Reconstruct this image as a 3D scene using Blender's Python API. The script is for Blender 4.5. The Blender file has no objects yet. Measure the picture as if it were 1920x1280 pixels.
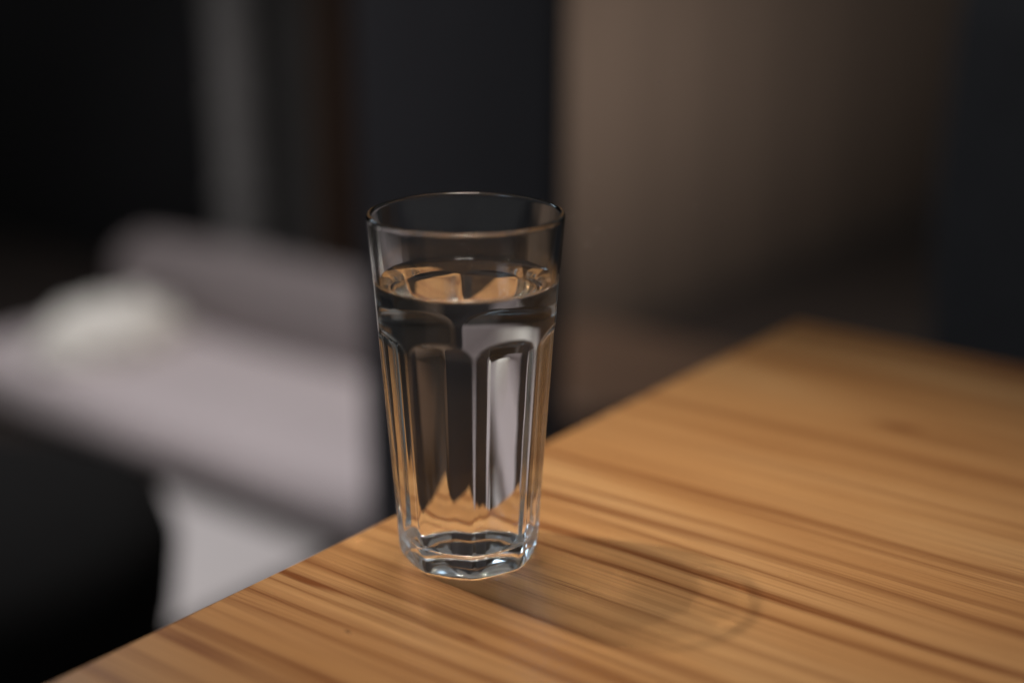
import bpy, bmesh, math, random
from mathutils import Vector, Matrix, noise

# ------------------------------------------------------------------ camera, world, light, exposure
scene = bpy.context.scene
TABLE_Z = 0.75                      # table top above the floor
F_PX, PITCH = 2662.7, math.radians(17.463)   # recovered from the glass and table edges
CAM = Vector((0.0, 0.0, TABLE_Z + 0.2544))
GLASS = Vector((-0.01749, 0.52582, TABLE_Z))

cam_data = bpy.data.cameras.new('camera')
cam = bpy.data.objects.new('camera', cam_data)
scene.collection.objects.link(cam)
cam.location = CAM
cam.rotation_euler = (math.pi / 2 - PITCH, 0, 0)
cam_data.sensor_width = 36.0
cam_data.lens = F_PX / 1920 * 36.0
cam_data.clip_start = 0.02
cam_data.clip_end = 60
cam_data.dof.use_dof = True
cam_data.dof.focus_distance = 0.550
cam_data.dof.aperture_fstop = 1.95
scene.camera = cam

world = bpy.data.worlds.new('World')
scene.world = world
world.use_nodes = True
bg = world.node_tree.nodes['Background']
bg.inputs['Color'].default_value = (1.0, 0.97, 0.93, 1)
bg.inputs['Strength'].default_value = 0.11

def lamp(name, kind, loc, power, color, target=None, **kw):
    d = bpy.data.lights.new(name, kind)
    d.energy = power
    d.color = color
    for k, v in kw.items():
        setattr(d, k, v)
    o = bpy.data.objects.new(name, d)
    scene.collection.objects.link(o)
    o.location = loc
    if target is not None:
        o.rotation_euler = (Vector(target) - Vector(loc)).to_track_quat('-Z', 'Y').to_euler()
    return o

key = lamp('pendant_or_fill_light', 'SPOT', GLASS + Vector((-0.466, 0.2565, 1.085)), 31.0, (1.0, 0.92, 0.79), target=(0.035, 0.57, TABLE_Z),
           shadow_soft_size=0.020, spot_size=math.radians(27), spot_blend=1.0)
lamp('pendant_or_fill_light', 'SPOT', (0.02, 0.80, 2.05), 42.0, (1.0, 0.91, 0.80), target=(0.04, 0.58, TABLE_Z),
     shadow_soft_size=0.16, spot_size=math.radians(22), spot_blend=1.0)  # added soft fill pooling light mid-table; no second pendant hangs here
lamp('bench_lamp_light', 'SPOT', (-0.90, 1.45, 2.4), 116.0, (1.0, 0.93, 0.93), target=(-0.70, 2.2, 0.0),
     shadow_soft_size=0.05, spot_size=math.radians(80), spot_blend=0.8)
lamp('window_light', 'AREA', (-1.1, -0.35, 1.75), 2.6, (0.55, 0.77, 1.0), target=(0.0, 0.6, 0.75),
     shape='RECTANGLE', size=0.45, size_y=0.6)
lamp('far_window_light', 'AREA', (-1.35, 2.55, 1.85), 2.2, (0.60, 0.80, 1.0), target=(0.0, 0.5, 0.8),
     shape='RECTANGLE', size=0.35, size_y=0.5)
lamp('ceiling_bounce_fill', 'AREA', (-0.35, 0.55, 2.55), 1.6, (1.0, 0.90, 0.80), target=(-0.35, 0.55, 0.0),
     shape='RECTANGLE', size=2.2, size_y=2.2)  # large overhead fill added in place of light bounced off a ceiling
lamp('ceiling_spot_light', 'POINT', (0.25, 0.05, 2.2), 2.5, (1.0, 0.90, 0.78), shadow_soft_size=0.03)
lamp('curtain_spot_light', 'SPOT', (0.886, 2.076, 0.80), 42.0, (1.0, 0.90, 0.82), target=(0.42, 3.3, 0.12),
     shadow_soft_size=0.04, spot_size=math.radians(110), spot_blend=1.0)  # unseen spot added to brighten the curtain

scene.view_settings.view_transform = 'Standard'
scene.view_settings.look = 'None'
scene.view_settings.gamma = 1.0
scene.view_settings.exposure = 0.0
scene.view_settings.use_curve_mapping = False

cy = scene.cycles
cy.use_denoising = True
cy.max_bounces = 24
cy.diffuse_bounces = 4
cy.glossy_bounces = 10
cy.transmission_bounces = 20
cy.transparent_max_bounces = 16
cy.caustics_refractive = True
cy.caustics_reflective = True
cy.blur_glossy = 0.0
cy.sample_clamp_indirect = 0.0
cy.use_guiding = True
cy.use_surface_guiding = True
cy.surface_guiding_probability = 0.8
cy.guiding_training_samples = 128
cy.use_adaptive_sampling = False

# ------------------------------------------------------------------ room frame: s along the wood grain, t away from the viewer
CORNER = Vector((0.1785, 0.8521, 0))        # far left corner of the table top
E_T = Vector((0.6181, 0.7861, 0))
E_S = Vector((0.7861, -0.6181, 0))
ROOM_RZ = math.atan2(E_S.y, E_S.x)
def W(s, t, z=0.0):
    return CORNER + E_S * s + E_T * t + Vector((0, 0, z))

# ------------------------------------------------------------------ helpers
def tag(o, label=None, category=None, group=None, kind=None):
    if label: o['label'] = label
    if category: o['category'] = category
    if group: o['group'] = group
    if kind: o['kind'] = kind
    return o

def empty(name, loc, rz=0.0):
    o = bpy.data.objects.new(name, None)
    scene.collection.objects.link(o)
    o.location = loc
    o.rotation_euler = (0, 0, rz)
    return o

def link(name, bm, mat, parent=None, loc=(0, 0, 0), rz=0.0, smooth=True):
    me = bpy.data.meshes.new(name)
    bm.normal_update()
    bm.to_mesh(me)
    bm.free()
    for p in me.polygons:
        p.use_smooth = smooth
    for m in (mat if isinstance(mat, (list, tuple)) else [mat]):
        me.materials.append(m)
    o = bpy.data.objects.new(name, me)
    scene.collection.objects.link(o)
    o.parent = parent
    o.location = loc
    o.rotation_euler = (0, 0, rz)
    return o

def box_bm(x0, x1, y0, y1, z0, z1, bevel=0.0, seg=3):
    bm = bmesh.new()
    bmesh.ops.create_cube(bm, size=1.0)
    for v in bm.verts:
        v.co = Vector(((x0 + x1) / 2 + v.co.x * (x1 - x0), (y0 + y1) / 2 + v.co.y * (y1 - y0), (z0 + z1) / 2 + v.co.z * (z1 - z0)))
    if bevel:
        bmesh.ops.bevel(bm, geom=bm.edges[:], offset=bevel, segments=seg, profile=0.5, affect='EDGES')
    return bm

def cushion_bm(x0, x1, y0, y1, z0, z1, rad, puff=0.012, cuts=10, seed=0):
    """a soft box: rounded edges, faces that swell a little and are not quite flat"""
    bm = box_bm(x0, x1, y0, y1, z0, z1)
    bmesh.ops.subdivide_edges(bm, edges=bm.edges[:], cuts=cuts, use_grid_fill=True)
    c = Vector(((x0 + x1) / 2, (y0 + y1) / 2, (z0 + z1) / 2))
    h = Vector(((x1 - x0) / 2, (y1 - y0) / 2, (z1 - z0) / 2))
    for v in bm.verts:
        d = v.co - c
        inner = Vector([max(-h[i] + rad, min(h[i] - rad, d[i])) for i in range(3)])
        off = d - inner
        if off.length > 1e-9:
            n = off.normalized()
            q = inner + n * rad
        else:
            n = Vector((0, 0, 1)); q = d
        u = [1 - min(1, abs(d[i]) / h[i]) ** 2 for i in range(3)]
        k = max(u[0] * u[1], u[0] * u[2], u[1] * u[2])
        q = q + n * (puff * k + 0.006 * noise.noise((c + d) * 5 + Vector((seed, 0, 0))))
        v.co = c + q
    return bm

def lathe_bm(profile, n=48):
    bm = bmesh.new()
    rings = []
    for r, z in profile:
        if r < 1e-6:
            rings.append([bm.verts.new((0, 0, z))])
        else:
            rings.append([bm.verts.new((r * math.cos(2 * math.pi * k / n), r * math.sin(2 * math.pi * k / n), z)) for k in range(n)])
    for a, b in zip(rings, rings[1:]):
        for k in range(n):
            k2 = (k + 1) % n
            if len(a) == 1 and len(b) == 1: continue
            if len(a) == 1: bm.faces.new((a[0], b[k2], b[k]))
            elif len(b) == 1: bm.faces.new((a[k], a[k2], b[0]))
            else: bm.faces.new((a[k], a[k2], b[k2], b[k]))
    return bm

# ------------------------------------------------------------------ materials
class Nodes:
    def __init__(self, name):
        self.mat = bpy.data.materials.new(name)
        self.mat.use_nodes = True
        self.t = self.mat.node_tree
        self.bsdf = self.t.nodes['Principled BSDF']
        self.out = self.t.nodes['Material Output']
    def new(self, kind, **props):
        n = self.t.nodes.new(kind)
        for k, v in props.items(): setattr(n, k, v)
        return n
    def put(self, sock, v):
        if isinstance(v, bpy.types.NodeSocket): self.t.links.new(v, sock)
        elif v is not None: sock.default_value = v
    def math(self, op, a, b=None, c=None, clamp=False):
        n = self.new('ShaderNodeMath', operation=op, use_clamp=clamp)
        for i, v in enumerate((a, b, c)): self.put(n.inputs[i], v)
        return n.outputs[0]
    def xyz(self, x, y, z=0.0):
        n = self.new('ShaderNodeCombineXYZ')
        for i, v in enumerate((x, y, z)): self.put(n.inputs[i], v)
        return n.outputs[0]
    def noise(self, vec, scale=1.0, detail=2.0, rough=0.5):
        n = self.new('ShaderNodeTexNoise')
        self.put(n.inputs['Vector'], vec)
        n.inputs['Scale'].default_value = scale
        n.inputs['Detail'].default_value = detail
        n.inputs['Roughness'].default_value = rough
        return n.outputs['Fac']
    def ramp(self, fac, stops, interp='LINEAR'):
        n = self.new('ShaderNodeValToRGB')
        cr = n.color_ramp
        cr.interpolation = interp
        while len(cr.elements) > 1: cr.elements.remove(cr.elements[-1])
        for i, (p, c) in enumerate(stops):
            e = cr.elements[0] if i == 0 else cr.elements.new(p)
            e.position = p
            e.color = c if len(c) == 4 else (*c, 1)
        self.put(n.inputs[0], fac)
        return n.outputs[0]
    def mix(self, fac, a, b, blend='MIX'):
        n = self.new('ShaderNodeMix', data_type='RGBA', blend_type=blend)
        self.put(n.inputs[0], fac)
        self.put(n.inputs[6], a if isinstance(a, bpy.types.NodeSocket) or len(a) == 4 else (*a, 1))
        self.put(n.inputs[7], b if isinstance(b, bpy.types.NodeSocket) or len(b) == 4 else (*b, 1))
        return n.outputs[2]

def plain(name, col, rough=0.6, var=0.15, scale=20.0, bump=0.0, stretch=(1, 1, 1), spec=0.5):
    m = Nodes(name)
    tc = m.new('ShaderNodeTexCoord')
    mp = m.new('ShaderNodeMapping')
    m.put(mp.inputs['Vector'], tc.outputs['Object'])
    mp.inputs['Scale'].default_value = stretch
    n = m.noise(mp.outputs[0], scale, 5.0, 0.6)
    lo = tuple(c * (1 - var) for c in col); hi = tuple(min(1, c * (1 + var)) for c in col)
    m.put(m.bsdf.inputs['Base Color'], m.ramp(n, [(0.3, lo), (0.7, hi)]))
    m.bsdf.inputs['Roughness'].default_value = rough
    m.bsdf.inputs['Specular IOR Level'].default_value = spec
    if bump:
        b = m.new('ShaderNodeBump')
        b.inputs['Strength'].default_value = 0.4
        b.inputs['Distance'].default_value = bump
        m.put(b.inputs['Height'], n)
        m.put(m.bsdf.inputs['Normal'], b.outputs[0])
    return m.mat

def pine():
    """lacquered pine: a = metres from the left edge along the grain, b = metres from the far edge across it"""
    m = Nodes('lacquered_pine')
    tc = m.new('ShaderNodeTexCoord')
    sp = m.new('ShaderNodeSeparateXYZ')
    m.put(sp.inputs[0], tc.outputs['Object'])
    a = sp.outputs[0]
    b = m.math('MULTIPLY', sp.outputs[1], -1.0)
    zz = sp.outputs[2]
    slow = m.noise(m.xyz(m.math('MULTIPLY', a, 3.2), m.math('MULTIPLY', b, 9.0)), 1.0, 1.0)
    mid = m.noise(m.xyz(m.math('MULTIPLY', a, 11.0), m.math('MULTIPLY', b, 34.0), 3.0), 1.0, 2.0)
    wb = m.math('ADD', b, m.math('MULTIPLY', m.math('SUBTRACT', slow, 0.5), 0.016))
    wb = m.math('ADD', wb, m.math('MULTIPLY', m.math('SUBTRACT', mid, 0.5), 0.0045))
    wb = m.math('ADD', wb, m.math('MULTIPLY', m.math('SUBTRACT', a, 0.12), 0.035))
    # the strong late-wood lines: (centre b, half width, darkness)
    rnd = random.Random(4)
    lines = [(.012, .012, .35), (.040, .005, .2), (.071, .008, .3), (.098, .004, .2), (.124, .005, .25), (.173, .006, .5), (.196, .004, .3),
             (.2185, .0030, .5), (.2305, .0022, .45), (.2400, .0015, .25), (.2520, .0020, .2), (.2665, .0042, .75), (.2755, .0010, .5),
             (.2845, .0014, .4), (.2960, .0022, .65), (.3095, .0040, .9), (.3242, .0022, .75), (.3380, .0038, .9),
             (.3520, .0024, .8), (.3615, .0012, .3), (.3700, .0010, .3), (.3792, .0016, .55), (.3900, .0012, .3),
             (.4045, .0032, .75), (.4140, .0014, .4), (.4215, .0036, .8), (.4330, .0032, .8), (.4410, .0022, .6), (.4490, .0032, .8),
             (.4590, .0022, .8), (.4690, .0016, .75), (.4815, .0034, .95), (.4930, .0060, .5), (.5100, .0020, .3), (.5270, .0040, .55),
             (.5420, .002, .5)]
    x = .556
    while x < .80:
        lines.append((x, rnd.uniform(.001, .004), rnd.uniform(.3, .9))); x += rnd.uniform(.008, .02)
    B0, B1 = -0.02, 0.84
    fac = m.math('DIVIDE', m.math('SUBTRACT', wb, B0), B1 - B0)
    total = None
    for i in range(0, len(lines), 7):
        stops = [(0.0, (0, 0, 0))]
        for c, w, d in lines[i:i + 7]:
            for p, v in ((c - w * 1.15, 0), (c - w * .2, d * .85), (c + w * .45, d), (c + w * .95, 0)):
                q = (p - B0) / (B1 - B0)
                if q <= stops[-1][0]: q = stops[-1][0] + 1e-5
                stops.append((q, (v, v, v)))
        r = m.ramp(fac, stops)
        total = r if total is None else m.math('ADD', total, r)
    # lines fade and strengthen along their length
    along = m.noise(m.xyz(m.math('MULTIPLY', a, 7.0), m.math('MULTIPLY', b, 120.0), 9.0), 1.0, 2.0)
    total = m.math('MULTIPLY', total, m.math('MULTIPLY_ADD', along, 1.0, 0.45))
    # fine annual rings
    t = m.math('MULTIPLY', wb, 420.0)
    fr = m.math('FRACT', t)
    rid = m.new('ShaderNodeTexWhiteNoise', noise_dimensions='1D')
    m.put(rid.inputs['W'], m.math('FLOOR', t))
    saw = m.math('MULTIPLY', m.math('POWER', fr, 3.0), m.math('POWER', rid.outputs['Value'], 2.0))
    saw = m.math('MULTIPLY', saw, m.math('SUBTRACT', 1.0, m.math('POWER', fr, 18.0)))
    # fibres and short dark pores
    fib = m.noise(m.xyz(m.math('MULTIPLY', a, 22.0), m.math('MULTIPLY', b, 1500.0), 1.0), 1.0, 3.0, 0.65)
    fib2 = m.noise(m.xyz(m.math('MULTIPLY', a, 9.0), m.math('MULTIPLY', b, 300.0), 5.0), 1.0, 2.0, 0.6)
    fib3 = m.noise(m.xyz(m.math('MULTIPLY', a, 5.0), m.math('MULTIPLY', b, 620.0), 17.0), 1.0, 2.0, 0.5)
    fib3 = m.math('MULTIPLY', m.math('SUBTRACT', fib3, 0.52, clamp=True), 2.2)
    pore = m.noise(m.xyz(m.math('MULTIPLY', a, 60.0), m.math('MULTIPLY', b, 2200.0), 8.0), 1.0, 1.0)
    pore = m.math('MULTIPLY', m.math('SUBTRACT', pore, 0.70, clamp=True), 3.0, clamp=True)
    # knots and pitch marks: (a, b, half length, half width, darkness)
    marks = [(.128, .1385, .014, .0055, .75), (.150, .143, .035, .008, .35), (.014, .4350, .018, .0022, .7), (.004, .4345, .008, .0012, .8),
             (.020, .492, .024, .004, .35), (.17, .010, .06, .016, .5), (.0925, .4315, .004, .0010, .6)]
    mk = None
    for ma, mb, la, lb, d in marks:
        da = m.math('DIVIDE', m.math('SUBTRACT', a, ma), la)
        db = m.math('DIVIDE', m.math('SUBTRACT', wb, mb), lb)
        g = m.math('EXPONENT', m.math('MULTIPLY', m.math('ADD', m.math('MULTIPLY', da, da), m.math('MULTIPLY', db, db)), -1.0))
        g = m.math('MULTIPLY', g, d)
        mk = g if mk is None else m.math('MAXIMUM', mk, g)
    vor = m.new('ShaderNodeTexVoronoi', feature='F1')
    m.put(vor.inputs['Vector'], m.xyz(m.math('MULTIPLY', a, 0.45), b, 0.0))
    vor.inputs['Scale'].default_value = 34.0
    speck = m.math('LESS_THAN', vor.outputs['Distance'], 0.022)
    spsel = m.new('ShaderNodeSeparateColor')
    m.put(spsel.inputs[0], vor.outputs['Color'])
    speck = m.math('MULTIPLY', speck, m.math('GREATER_THAN', spsel.outputs[0], 0.6))
    tone = m.noise(m.xyz(m.math('MULTIPLY', a, 4.0), m.math('MULTIPLY', b, 22.0), 12.0), 1.0, 3.0, 0.55)
    base = m.ramp(tone, [(0.30, (0.42, 0.198, 0.070)), (0.52, (0.50, 0.255, 0.099)), (0.72, (0.56, 0.312, 0.134))])
    d = m.math('ADD', m.math('MULTIPLY', total, 1.0), m.math('MULTIPLY', saw, 0.65))
    d = m.math('ADD', d, m.math('MULTIPLY', m.math('SUBTRACT', fib, 0.5), 0.34))
    d = m.math('ADD', d, m.math('MULTIPLY', m.math('SUBTRACT', fib2, 0.5), 0.40))
    d = m.math('ADD', d, fib3)
    d = m.math('ADD', d, mk, clamp=True)
    col = m.mix(d, base, (0.190, 0.060, 0.015))
    col = m.mix(m.math('MULTIPLY', pore, 0.45), col, (0.12, 0.045, 0.015))
    col = m.mix(m.math('MULTIPLY', speck, 0.8), col, (0.03, 0.012, 0.006))
    m.put(m.bsdf.inputs['Base Color'], col)
    m.put(m.bsdf.inputs['Roughness'], m.math('MULTIPLY_ADD', fib2, 0.18, 0.28))
    m.bsdf.inputs['Specular IOR Level'].default_value = 0.38
    bp = m.new('ShaderNodeBump')
    bp.inputs['Strength'].default_value = 0.25
    bp.inputs['Distance'].default_value = 0.0003
    m.put(bp.inputs['Height'], m.math('ADD', fib, m.math('MULTIPLY', total, -0.6)))
    m.put(m.bsdf.inputs['Normal'], bp.outputs[0])
    return m.mat

def glassy(name, ior, col=(1, 1, 1)):
    m = Nodes(name)
    m.t.nodes.remove(m.bsdf)
    g = m.new('ShaderNodeBsdfGlass')
    g.inputs['Color'].default_value = (*col, 1)
    g.inputs['Roughness'].default_value = 0.0
    g.inputs['IOR'].default_value = ior
    m.t.links.new(g.outputs[0], m.out.inputs[0])
    return m.mat

M_PINE = pine()
M_GLASS = glassy('clear_glass', 1.50, (0.985, 0.992, 0.990))
M_WATER = glassy('water_surface', 1.333)
M_WATER_IN_GLASS = glassy('water_against_glass', 1.333 / 1.50)
M_FLOOR = plain('dark_brown_floor', (0.022, 0.015, 0.012), 0.7, 0.25, 6.0, stretch=(1, 8, 1))
M_WALL = plain('dark_wall', (0.030, 0.031, 0.035), 0.8, 0.1, 3.0)
M_PILLAR = plain('dark_slate_paint', (0.021, 0.0212, 0.0260), 0.6, 0.1, 8.0, 0.001)
M_CURTAIN = plain('brown_cloth', (0.195, 0.145, 0.113), 0.95, 0.10, 6.0, stretch=(6, 6, 0.4))
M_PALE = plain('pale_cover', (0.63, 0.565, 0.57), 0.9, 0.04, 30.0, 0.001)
M_MAUVE_SHADED = plain('mauve_cover_shaded', (0.23, 0.20, 0.198), 0.9, 0.06, 30.0, 0.001)  # backrest cover, its shade put into a darker colour
M_RUG = plain('pale_rug_wool', (0.72, 0.69, 0.68), 1.0, 0.06, 60.0, 0.004)
M_WHITE = plain('white_cotton', (0.92, 0.90, 0.83), 0.9, 0.05, 15.0, 0.001)
M_BLACK = plain('black_upholstery', (0.003, 0.0028, 0.0026), 0.9, 0.2, 40.0, 0.001, spec=0.2)
M_BLUE = plain('blue_grey_upholstery', (0.058, 0.057, 0.062), 0.85, 0.15, 40.0, 0.001)
M_DARKWOOD = plain('dark_wood', (0.05, 0.026, 0.014), 0.5, 0.25, 14.0, stretch=(1, 1, 0.1))
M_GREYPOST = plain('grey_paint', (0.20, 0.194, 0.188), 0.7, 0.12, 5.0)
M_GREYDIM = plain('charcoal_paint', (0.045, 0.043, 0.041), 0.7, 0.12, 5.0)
M_BROWNWOOD = plain('brown_wood', (0.12, 0.07, 0.042), 0.55, 0.25, 10.0, stretch=(1, 8, 1))

# ------------------------------------------------------------------ setting: floor and walls
bm = bmesh.new()
for x, y in ((-8, -8), (8, -8), (8, 8), (-8, 8)): bm.verts.new((x, y, 0))
bm.faces.new(bm.verts[:])
tag(link('floor', bm, M_FLOOR, loc=W(0, 0, 0), rz=ROOM_RZ), kind='structure')
# back wall behind the bench, running along the grain direction
tag(link('wall_back', box_bm(-7.0, -1.50, 1.62, 1.74, 0.0, 2.8), M_WALL, loc=W(0, 0, 0), rz=ROOM_RZ), kind='structure')

# ------------------------------------------------------------------ table
table = tag(empty('table', W(0, 0, 0), ROOM_RZ),
            'lacquered pine table with dark grain lines, the drinking glass standing on it', 'table')
TL, TB = 1.25, 0.80
top = link('tabletop', box_bm(0, TL, -TB, 0, -0.028, 0.0, 0.0016, 4), M_PINE, table, loc=(0, 0, TABLE_Z))
for (x0, x1, y0, y1) in ((.07, TL - .07, -.075, -.055), (.07, TL - .07, -TB + .055, -TB + .075), (.06, .08, -TB + .08, -.08), (TL - .08, TL - .06, -TB + .08, -.08)):
    link('apron', box_bm(x0, x1, y0, y1, TABLE_Z - .115, TABLE_Z - .0285, .001, 2), M_PINE, table, smooth=False)
for x in (.045, TL - .105):
    for y in (-.105, -TB + .045):
        link('leg', box_bm(x, x + .06, y, y + .06, 0.0, TABLE_Z - .0285, .003, 2), M_PINE, table, smooth=False)

# ------------------------------------------------------------------ the drinking glass and its water
def lerp_table(tab, z):
    '''smooth (Hermite) interpolation of a radius profile'''
    if z <= tab[0][0]: return tab[0][1]
    n = len(tab)
    for i in range(n - 1):
        (z0, r0), (z1, r1) = tab[i], tab[i + 1]
        if z <= z1:
            d = (r1 - r0) / (z1 - z0)
            m0 = d if i == 0 else 0.5 * (d + (r0 - tab[i - 1][1]) / (z0 - tab[i - 1][0]))
            m1 = d if i == n - 2 else 0.5 * (d + (tab[i + 2][1] - r1) / (tab[i + 2][0] - z1))
            t, h = (z - z0) / (z1 - z0), z1 - z0
            return ((2*t**3 - 3*t*t + 1) * r0 + (t**3 - 2*t*t + t) * h * m0 + (-2*t**3 + 3*t*t) * r1 + (t**3 - t*t) * h * m1)
    return tab[-1][1]

H = 0.140
BODY = [(0, .0280), (.010, .0285), (.024, .0294), (.054, .0315), (.087, .0338), (.1124, .0355), (.140, .0376)]
INNER = [(.0, .0212), (.020, .0236), (.054, .0265), (.087, .0300), (.1124, .0331), (.140, .0355)]
NPHI = 576
FACETS = 8
EDGE0 = math.radians(-90 + 6.0)         # one facet ridge, counted from the side that faces the camera
APO, Z1, Z2 = 0.932, 0.0885, 0.0978
Z_WATER = 0.1128

def smin(a, b, k):
    h = max(k - abs(a - b), 0.0) / k
    return min(a, b) - h * h * k * 0.25

def r_out(phi, z):
    rb = lerp_table(BODY, z)
    seg = 2 * math.pi / FACETS
    d = (phi - EDGE0) % seg - seg / 2
    if z < Z1: ap = APO + 0.010 * max(0.0, 1 - z / 0.03)
    else: ap = APO + (1 - APO) * ((z - Z1) / (Z2 - Z1)) ** 3.2
    r = smin(rb, rb * ap / math.cos(d), 0.00045) if z < Z2 + 0.01 else rb
    r += 0.000022 * noise.noise(Vector((rb * math.cos(phi), rb * math.sin(phi), z * 0.35)) * 210.0)   # pressed glass is never quite true
    if z < 0.0055:                       # the facets run out into a round foot
        k = 1 - max(z, 0) / 0.0055
        k = 0.40 * k * k * (3 - 2 * k)
        r = r * (1 - k) + rb * 0.962 * k
    if z < 0.0042:                       # rolled lower edge
        q = 1 - max(z, 0) / 0.0042
        r -= 0.0013 * (1 - math.sqrt(max(0.0, 1 - q * q)))
    return r

wr = random.Random(11)
WAVES = [(wr.randint(7, 60), wr.uniform(0, 6.28), wr.uniform(.3, 1)) for _ in range(9)]
def r_in(phi, z):
    w = sum(a * math.sin(k * phi + p) / k for k, p, a in WAVES)
    return lerp_table(INNER, z) + 0.000075 * max(0.0, min(1.0, (z - Z_WATER + .004) / .012)) * w

def smooth_rows(z0, z1, n):
    return [z0 + (z1 - z0) * i / n for i in range(n + 1)]

def ring(bm, f):
    out = []
    for k in range(NPHI):
        phi = 2 * math.pi * k / NPHI
        r, z = f(phi)
        out.append(bm.verts.new((r * math.cos(phi), r * math.sin(phi), z)))
    return out

def skin_rings(bm, rings, mat=0, flip=False):
    for a, b in zip(rings, rings[1:]):
        for k in range(NPHI):
            k2 = (k + 1) % NPHI
            if len(b) == 1: f = (a[k], a[k2], b[0])
            elif len(a) == 1: f = (a[0], b[k2], b[k])
            else: f = (a[k], a[k2], b[k2], b[k])
            if flip: f = f[::-1]
            fc = bm.faces.new(f)
            fc.material_index = mat

bm = bmesh.new()
rings = [[bm.verts.new((0, 0, 0.0026))]]
for fr in (0.2, 0.4, 0.6, 0.75, 0.84, 0.90, 0.94, 0.97):
    def f(phi, fr=fr):
        q = max(0.0, 1 - (fr / 0.90) ** 4)
        zz = 0.0026 * q if fr < 0.90 else 0.0
        return fr * r_out(phi, 0.0), zz
    rings.append(ring(bm, f))
zs = [0.0, .0003, .0007, .0012, .0018, .0025, .0033, .0042] + smooth_rows(.0052, Z1 - .002, 70) + smooth_rows(Z1 - .0015, Z2 + .004, 44) + smooth_rows(Z2 + .0048, H - .0012, 34)
for z in zs:
    rings.append(ring(bm, lambda phi, z=z: (r_out(phi, z), z)))
# rounded rim
RIM_O, RIM_I = lerp_table(BODY, H - .0012), lerp_table(INNER, H - .0012)
rc, rr_ = (RIM_O + RIM_I) / 2, (RIM_O - RIM_I) / 2
for i in range(1, 14):
    th = math.pi * i / 14
    rings.append(ring(bm, lambda phi, th=th: (rc + rr_ * math.cos(th), H - .0012 + 0.0012 * math.sin(th))))
for z in reversed(smooth_rows(Z_WATER + .0022, H - .0012, 26)):
    rings.append(ring(bm, lambda phi, z=z: (r_in(phi, z), z)))
skin_rings(bm, rings)
glass = link('drinking_glass', bm, M_GLASS, loc=GLASS + Vector((0, 0, 0.0003)))
tag(glass, 'clear faceted tumbler filled with water, standing near the table edge', 'glass')

# water: free surface with a meniscus, and the body that meets the glass
bm = bmesh.new()
Z_C = Z_WATER + .0022
rings = [ring(bm, lambda phi: (r_in(phi, Z_C), Z_C))]
Rw = lerp_table(INNER, Z_C)
for gap in (.0002, .0004, .0007, .0011, .0016, .0023, .0032, .0045, .0065, .010, .016, .023, .029):
    rings.append(ring(bm, lambda phi, gap=gap: (r_in(phi, Z_C) - gap * r_in(phi, Z_C) / Rw, Z_WATER + .0022 * math.exp(-gap / .0017))))
rings.append([bm.verts.new((0, 0, Z_WATER))])
skin_rings(bm, rings, 0)
Z_FLOOR, FIL = 0.0072, 0.0050
rings = []
for z in reversed(smooth_rows(Z_FLOOR + FIL, Z_C, 90)):
    rings.append(ring(bm, lambda phi, z=z: (r_in(phi, z), z)))
for i in range(1, 15):
    th = math.pi / 2 * i / 14
    def f(phi, th=th):
        rw = r_in(phi, Z_FLOOR + FIL)
        return rw - FIL * (1 - math.cos(th)), Z_FLOOR + FIL - FIL * math.sin(th)
    rings.append(ring(bm, f))
r_flat = lerp_table(INNER, Z_FLOOR + FIL) - FIL
for fr in (.85, .65, .45, .3, .15):
    rings.append(ring(bm, lambda phi, fr=fr: (r_flat * fr, Z_FLOOR + .0012 * (1 - fr * fr) ** 2)))
rings.append([bm.verts.new((0, 0, Z_FLOOR + .0012))])
skin_rings(bm, rings, 1, flip=True)
water = link('water', bm, [M_WATER, M_WATER_IN_GLASS], loc=GLASS + Vector((0, 0, 0.0003)))
tag(water, 'still clear water inside the faceted tumbler', 'water')

# ------------------------------------------------------------------ background furniture (in the room frame)
# dark slate partition panel directly behind the glass
panel = link('partition', box_bm(-.655, -.398, .28, .302, 0, 2.7, .003, 2), M_PILLAR, loc=W(0, 0, 0), rz=ROOM_RZ, smooth=False)
tag(panel, 'tall dark slate upright panel between the pale bench and the brown curtain', 'panel', kind='thing')

# low pale floor bench with a backrest
bench = tag(empty('floor_bench', W(0, 0, 0), ROOM_RZ), 'low pale mauve padded bench with a backrest, standing by the rug', 'bench')
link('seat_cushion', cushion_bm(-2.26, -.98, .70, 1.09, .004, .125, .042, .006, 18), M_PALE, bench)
link('backrest', cushion_bm(-2.26, -1.2, 1.09, 1.24, .004, .275, .07, .012, 16, 4), M_MAUVE_SHADED, bench)

# rug
bm = box_bm(-1.78, -1.1, -.55, .645, .004, .018, .005, 2)
tag(link('rug', bm, M_RUG, loc=W(0, 0, 0), rz=ROOM_RZ), 'pale off-white rug on the dark floor in front of the low bench', 'rug')

# crumpled white throw lying on the bench
bm = bmesh.new()
bmesh.ops.create_icosphere(bm, subdivisions=5, radius=1.0)
for v in bm.verts:
    n = v.co.normalized()
    q = Vector((n.x * .14, n.y * .085, n.z * .065))
    k = noise.noise(n * 2.3) * .30 + noise.noise(Vector((n.x * 5, n.y * 9, n.z * 5))) * .22 + abs(noise.noise(n * 7.0)) * .12
    q *= 1.0 + k
    q.z = max(q.z, -.045)
    v.co = q
throw = link('throw_blanket', bm, M_WHITE, loc=W(-1.93, .865, .166), rz=ROOM_RZ + 1.57)
tag(throw, 'crumpled white cloth heaped on the pale bench seat', 'blanket')

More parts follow.
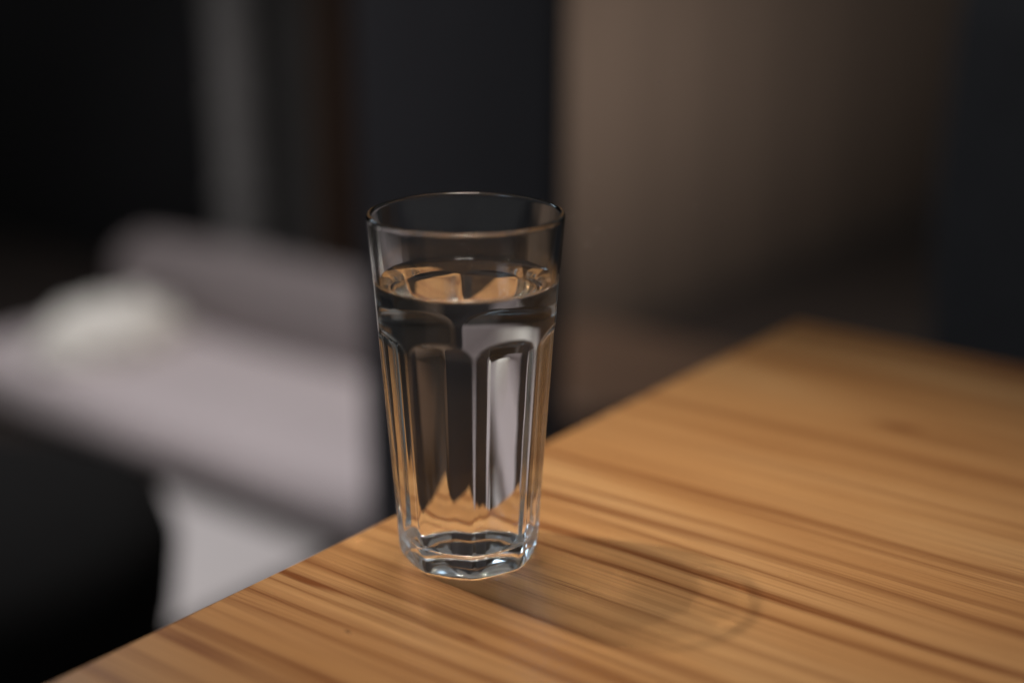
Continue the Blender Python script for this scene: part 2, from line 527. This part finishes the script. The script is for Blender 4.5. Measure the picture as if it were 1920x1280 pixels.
# grey banded post, charcoal panel and brown board against the back wall
post = empty('banded_post', W(-2.27, 1.52, 0), ROOM_RZ)
tag(post, 'slim grey post with raised bands behind the pale bench', 'post')
link('shaft', lathe_bm([(0, 0), (.055, 0), (.055, 2.6), (0, 2.6)], 32), M_GREYPOST, post, smooth=False)
for z in (.30, .52, .74, .96, 1.18):
    link('band', lathe_bm([(.0555, z - .012), (.063, z - .008), (.063, z + .008), (.0555, z + .012)], 32), M_GREYPOST, post)
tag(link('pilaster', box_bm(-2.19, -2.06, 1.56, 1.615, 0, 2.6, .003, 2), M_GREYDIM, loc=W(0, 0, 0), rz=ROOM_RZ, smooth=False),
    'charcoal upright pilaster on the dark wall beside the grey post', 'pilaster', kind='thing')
tag(link('wall_board', box_bm(-2.045, -1.97, 1.57, 1.615, 0, 2.6, .003, 2), M_DARKWOOD, loc=W(0, 0, 0), rz=ROOM_RZ, smooth=False),
    'dark brown upright wooden board on the wall, next to the charcoal pilaster', 'board', kind='thing')

# long brown curtain along the right-hand wall
bm = bmesh.new()
cols = []
NC = 420
for i in range(NC + 1):
    t = 1.25 + 4.4 * i / NC
    s = -1.42 + .005 * math.sin(t * 17 + 1.3 * math.sin(t * 3.1)) + .002 * math.sin(t * 41 + 2 * math.sin(t * 2.3))
    cols.append([(s, t, z) for z in (.012, .9, 1.8, 2.6)])
fr_, bk_ = [], []
for c in cols:
    fr_.append([bm.verts.new(Vector(p)) for p in c])
    bk_.append([bm.verts.new(Vector((p[0] - .006, p[1], p[2]))) for p in c])
for i in range(NC):
    for j in range(3):
        bm.faces.new((fr_[i][j], fr_[i][j + 1], fr_[i + 1][j + 1], fr_[i + 1][j]))
        bm.faces.new((bk_[i][j], bk_[i + 1][j], bk_[i + 1][j + 1], bk_[i][j + 1]))
    bm.faces.new((fr_[i][0], fr_[i + 1][0], bk_[i + 1][0], bk_[i][0]))
    bm.faces.new((fr_[i][3], bk_[i][3], bk_[i + 1][3], fr_[i + 1][3]))
tag(link('curtain', bm, M_CURTAIN, loc=W(0, 0, 0), rz=ROOM_RZ), 'long brown curtain hanging to the floor beside the slate panel', 'curtain', kind='thing')

# brown wooden stool seen past the table edge
stool = tag(empty('stool', (0.13, 1.66, 0), ROOM_RZ), 'brown wooden stool beyond the table edge, below the curtain', 'stool')
link('seat', box_bm(-.16, .16, -.15, .15, .42, .45, .008, 3), M_BROWNWOOD, stool)
for x in (-.13, .10):
    for y in (-.12, .09):
        link('leg', box_bm(x, x + .03, y, y + .03, 0, .42, .002, 2), M_DARKWOOD, stool, smooth=False)

# black round tub chair at the lower left
tub = tag(empty('tub_chair', (-0.555, 1.215, 0.0), math.radians(200)), 'black rounded tub chair beside the table and the rug', 'chair')
link('seat', lathe_bm([(0, .06), (.12, .06), (.165, .12), (.205, .25), (.228, .35), (.235, .405), (.225, .44), (.19, .455), (.1, .462), (0, .465)], 64), M_BLACK, tub)
bm = bmesh.new()
prof = [(.20, .40), (.25, .40), (.265, .45), (.265, .56), (.25, .59), (.225, .58), (.215, .5), (.205, .44)]
vs = []
NB = 40
for i in range(NB + 1):
    th = -1.25 + 2.5 * i / NB
    drop = (abs(th) / 1.25) ** 3 * .12
    vs.append([bm.verts.new((r * math.cos(th), r * math.sin(th), z - drop * max(0, (z - .40) / .19))) for r, z in prof])
for a_, b_ in zip(vs, vs[1:]):
    for j in range(len(prof)):
        j2 = (j + 1) % len(prof)
        bm.faces.new((a_[j], b_[j], b_[j2], a_[j2]))
bm.faces.new(vs[0]); bm.faces.new(vs[-1][::-1])
link('backrest', bm, M_BLACK, tub)
for k in range(4):
    th = math.pi / 4 + k * math.pi / 2
    bm = lathe_bm([(0, 0), (.012, 0), (.018, .061), (0, .061)], 16)
    link('leg', bm, M_DARKWOOD, tub, loc=(.09 * math.cos(th), .09 * math.sin(th), 0))

# blue-grey high-backed chair beyond the far edge
ch = tag(empty('dining_chair', W(.045, .50, 0), ROOM_RZ), 'dark blue-grey upholstered high-backed chair beyond the far table edge', 'chair')
link('seat', cushion_bm(-.22, .22, -.22, .22, .40, .47, .02, .008, 8), M_BLUE, ch)
link('backrest', cushion_bm(-.22, .22, .16, .225, .44, .93, .025, .008, 10, 2), M_BLUE, ch)
for x in (-.20, .165):
    for y in (-.20, .165):
        link('leg', box_bm(x, x + .035, y, y + .035, 0, .405, .002, 2), M_DARKWOOD, ch, smooth=False)
